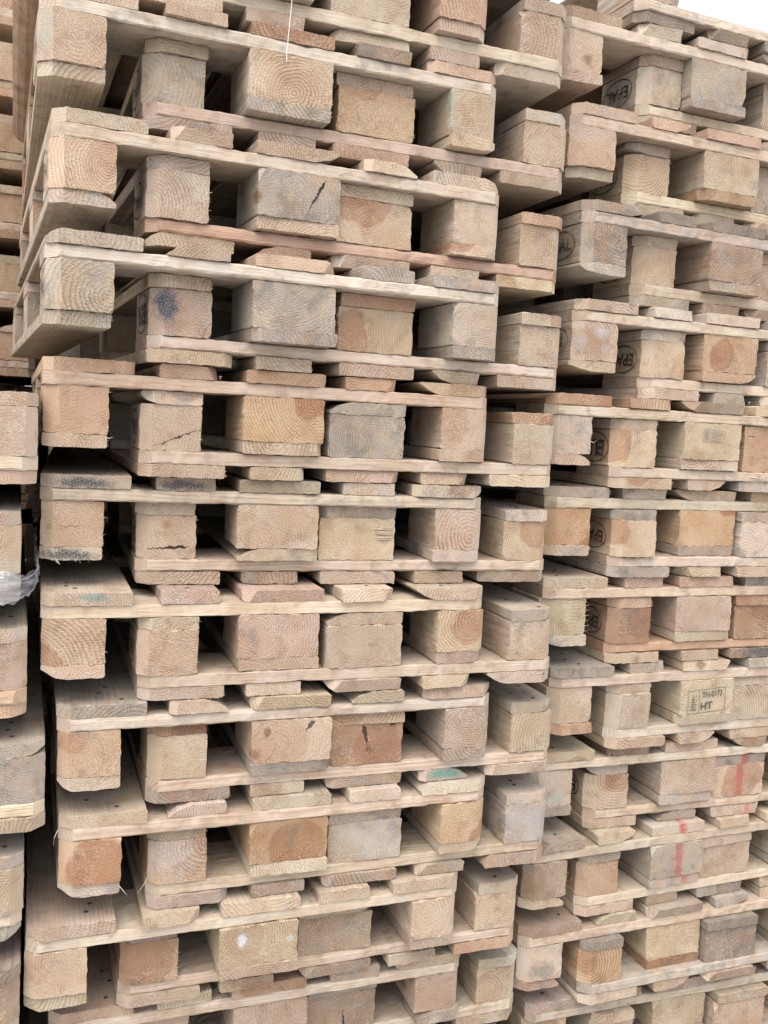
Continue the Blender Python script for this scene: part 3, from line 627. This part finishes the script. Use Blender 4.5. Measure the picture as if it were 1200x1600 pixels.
def front_stamp(key, i, me, dx, dz, rot=0.0):
    t, parts = ALL[key]; blk = parts['block', i]
    o = bpy.data.objects.new('stamp', me); link(o, blk)
    rotm = Matrix(((1, 0, 0), (0, 0, -1), (0, 1, 0)))       # local y -> +z, local z -> -y
    fl = abs(blk.rotation_euler[1]) > 1
    M = Matrix.Translation((dx, -.0032, dz)) @ rotm.to_4x4() @ Matrix.Rotation(rot, 4, 'Z')
    if fl: M = Matrix.Rotation(math.pi, 4, 'Y') @ M
    o.matrix_basis = M
front_stamp('RB7', 1, HTM, -.002, -.008, R(3))
front_stamp('RB4', 1, FAINT, .0, .012, R(-4))

# ---------------------------------------------------------------- torn slivers on single pieces
def sliver_mesh(pts, w0, name='sliver'):
    """a tapering three-sided splinter along pts"""
    bm = bmesh.new(); rings = []
    for i, p_ in enumerate(pts):
        w_ = w0 * (1 - i / (len(pts) - 1)) + .00015
        rings.append([bm.verts.new(Vector(p_) + Vector((w_ * math.cos(a_), w_ * .6 * math.sin(a_ * 1.7), w_ * math.sin(a_)))) for a_ in (0, 2.1, 4.2)])
    for i in range(len(pts) - 1):
        for k_ in range(3): bm.faces.new((rings[i][k_], rings[i][(k_ + 1) % 3], rings[i + 1][(k_ + 1) % 3], rings[i + 1][k_]))
    bm.faces.new(rings[0]); bm.faces.new(rings[-1])
    return finish(bm, name)
def sliver(key, part, pts, w0=.0013, look='white'):
    o = bpy.data.objects.new('splinter', sliver_mesh(pts, w0)); link(o, ALL[key][1][part]); style(o, look); return o
sliver('PB8', ('run', 0), [(.047, .0, .004), (.054, -.006, -.002), (.062, -.012, -.011)])
sliver('PA8', ('block', 0), [(-.045, .03, -.03), (-.058, .0, -.034), (-.072, -.02, -.040)])
sliver('PB8', ('cross', 0), [(.066, -.001, .010), (.074, -.007, .0), (.074, -.008, -.012), (.067, -.004, -.020)], .0011)
sliver('PB4', ('run', 0), [(.044, .0, .008), (.054, -.008, .006), (.060, -.012, .009)])
sliver('PB6', ('cross', 0), [(.071, .2, -.010), (.076, .205, -.016), (.079, .21, -.024)], .0009)
sliver('PB2', ('cross', 0), [(.071, .47, -.004), (.079, .485, .001), (.080, .505, .008)], .0012)
sliver('PB5', ('run', 0), [(-.024, .0, -.009), (-.02, -.006, -.014), (-.016, -.008, -.017)], .0028)
sliver('RB4', ('block', 0), [(.047, .001, -.01), (.056, -.004, -.014), (.060, -.008, -.008)])
sliver('RA4', ('cross', 0), [(.07, .35, .0), (.082, .37, -.003), (.086, .40, .009)], .003)
for q in range(7):
    z0 = -.008 - .028 * q / 7 + .01 * rng.random(); x0 = -.068
    sliver('PA5', ('block', 1), [(x0, -.0005, z0), (x0 + .02, -.004, z0 + .002), (x0 + .03 + .02 * rng.random(), -.002, z0 + rng.uniform(.001, .006))], .0036, 'cream')
for q in range(6):      # frayed right edge of the pale block in the right stack
    sliver('RB6', ('block', 0), [(.048, .002, -.03 + .011 * q), (.053, -.001, -.031 + .011 * q), (.057 + .004 * rng.random(), -.004, -.028 + .011 * q)], .0012, 'cream')

# ---------------------------------------------------------------- torn stretch film and hanging thread
def film():
    path = [(-.34, -.052, .962), (-.20, -.054, .958), (-.10, -.057, .962), (-.058, -.056, .968), (-.032, -.052, .966), (-.016, -.03, .968), (-.004, .02, .972), (-.002, .07, .985), (-.006, .14, 1.01)]
    half = [.03, .03, .029, .027, .021, .018, .014, .018, .03]
    nu, nv = 90, 16; vs_, fs_ = [], []
    for i in range(nu):
        f_ = i / (nu - 1) * (len(path) - 1); a_ = min(int(f_), len(path) - 2); q = f_ - a_
        c0 = Vector(path[a_]).lerp(Vector(path[a_ + 1]), q); hw = half[a_] * (1 - q) + half[a_ + 1] * q
        for j in range(nv):
            v_ = j / (nv - 1) * 2 - 1
            fold = .0045 * math.sin(v_ * 9 + i * .11) + .003 * math.sin(v_ * 17 - i * .23 + 1) + .002 * math.sin(i * .7 + v_ * 4) + rng.gauss(0, .0002)
            edge = 1 + .12 * math.sin(i * .35) + .08 * math.sin(i * .9 + 2)
            vs_.append((c0.x + (.4 * fold if a_ > 4 else 0), c0.y - abs(fold) - .006 * (1 - v_ * v_), c0.z + v_ * hw * edge))
    for i in range(nu - 1):
        for j in range(nv - 1): fs_.append((i * nv + j, (i + 1) * nv + j, (i + 1) * nv + j + 1, i * nv + j + 1))
    me = bpy.data.meshes.new('film'); me.from_pydata(vs_, [], fs_); me.polygons.foreach_set('use_smooth', [True] * len(fs_))
    mt = bpy.data.materials.new('clear_film'); mt.use_nodes = True; nt = mt.node_tree; nt.nodes.clear(); t = NT(nt)
    tc = t.n('ShaderNodeTexCoord'); nz = t.noise(t.vm('MULTIPLY', tc.outputs['Object'], (14, 14, 190)), 1.0, 3.0).outputs['Fac']
    tr = t.n('ShaderNodeBsdfTransparent'); df = t.n('ShaderNodeBsdfDiffuse'); df.inputs[0].default_value = (.40, .41, .46, 1); tl = t.n('ShaderNodeBsdfTranslucent'); tl.inputs[0].default_value = (.8, .82, .86, 1)
    gl = t.n('ShaderNodeBsdfGlossy'); gl.inputs['Roughness'].default_value = .16
    m1 = t.n('ShaderNodeMixShader'); m1.inputs[0].default_value = .35; t.put(m1.inputs[1], df.outputs[0]); t.put(m1.inputs[2], tl.outputs[0])
    m2 = t.n('ShaderNodeMixShader'); m2.inputs[0].default_value = .12; t.put(m2.inputs[1], m1.outputs[0]); t.put(m2.inputs[2], gl.outputs[0])
    m3 = t.n('ShaderNodeMixShader'); t.put(m3.inputs[0], t.mr(nz, .35, .65, .18, .72)); t.put(m3.inputs[1], tr.outputs[0]); t.put(m3.inputs[2], m2.outputs[0])
    o_ = t.n('ShaderNodeOutputMaterial'); t.put(o_.inputs[0], m3.outputs[0])
    me.materials.append(mt)
    o = link(bpy.data.objects.new('plastic_film', me)); o['label'] = 'torn crumpled clear plastic wrap hanging at the left edge between stacks'; o['category'] = 'plastic wrap'
film()
def thread():
    pts = [(.3735, -.034, 1.955), (.3722, -.035, 1.925), (.3705, -.034, 1.895), (.3688, -.0335, 1.866), (.3678, -.033, 1.850), (.3684, -.0335, 1.8365)]
    bm = bmesh.new(); rings = []
    for p_ in pts: rings.append([bm.verts.new((p_[0] + .0005 * math.cos(a_), p_[1] + .0005 * math.sin(a_), p_[2])) for a_ in [k_ * math.pi / 3 for k_ in range(6)]])
    for i in range(len(pts) - 1):
        for k_ in range(6): bm.faces.new((rings[i][k_], rings[i][(k_ + 1) % 6], rings[i + 1][(k_ + 1) % 6], rings[i + 1][k_]))
    bm.faces.new(rings[0]); bm.faces.new(rings[-1]); bmesh.ops.recalc_face_normals(bm, faces=bm.faces)
    me = bpy.data.meshes.new('thread'); bm.to_mesh(me); bm.free(); me.materials.append(flat_mat('white_thread', (.8, .79, .76), .8, noise=.1))
    o = link(bpy.data.objects.new('thread', me)); o['label'] = 'thin white thread hanging from the top edge over a block'; o['category'] = 'thread'
thread()
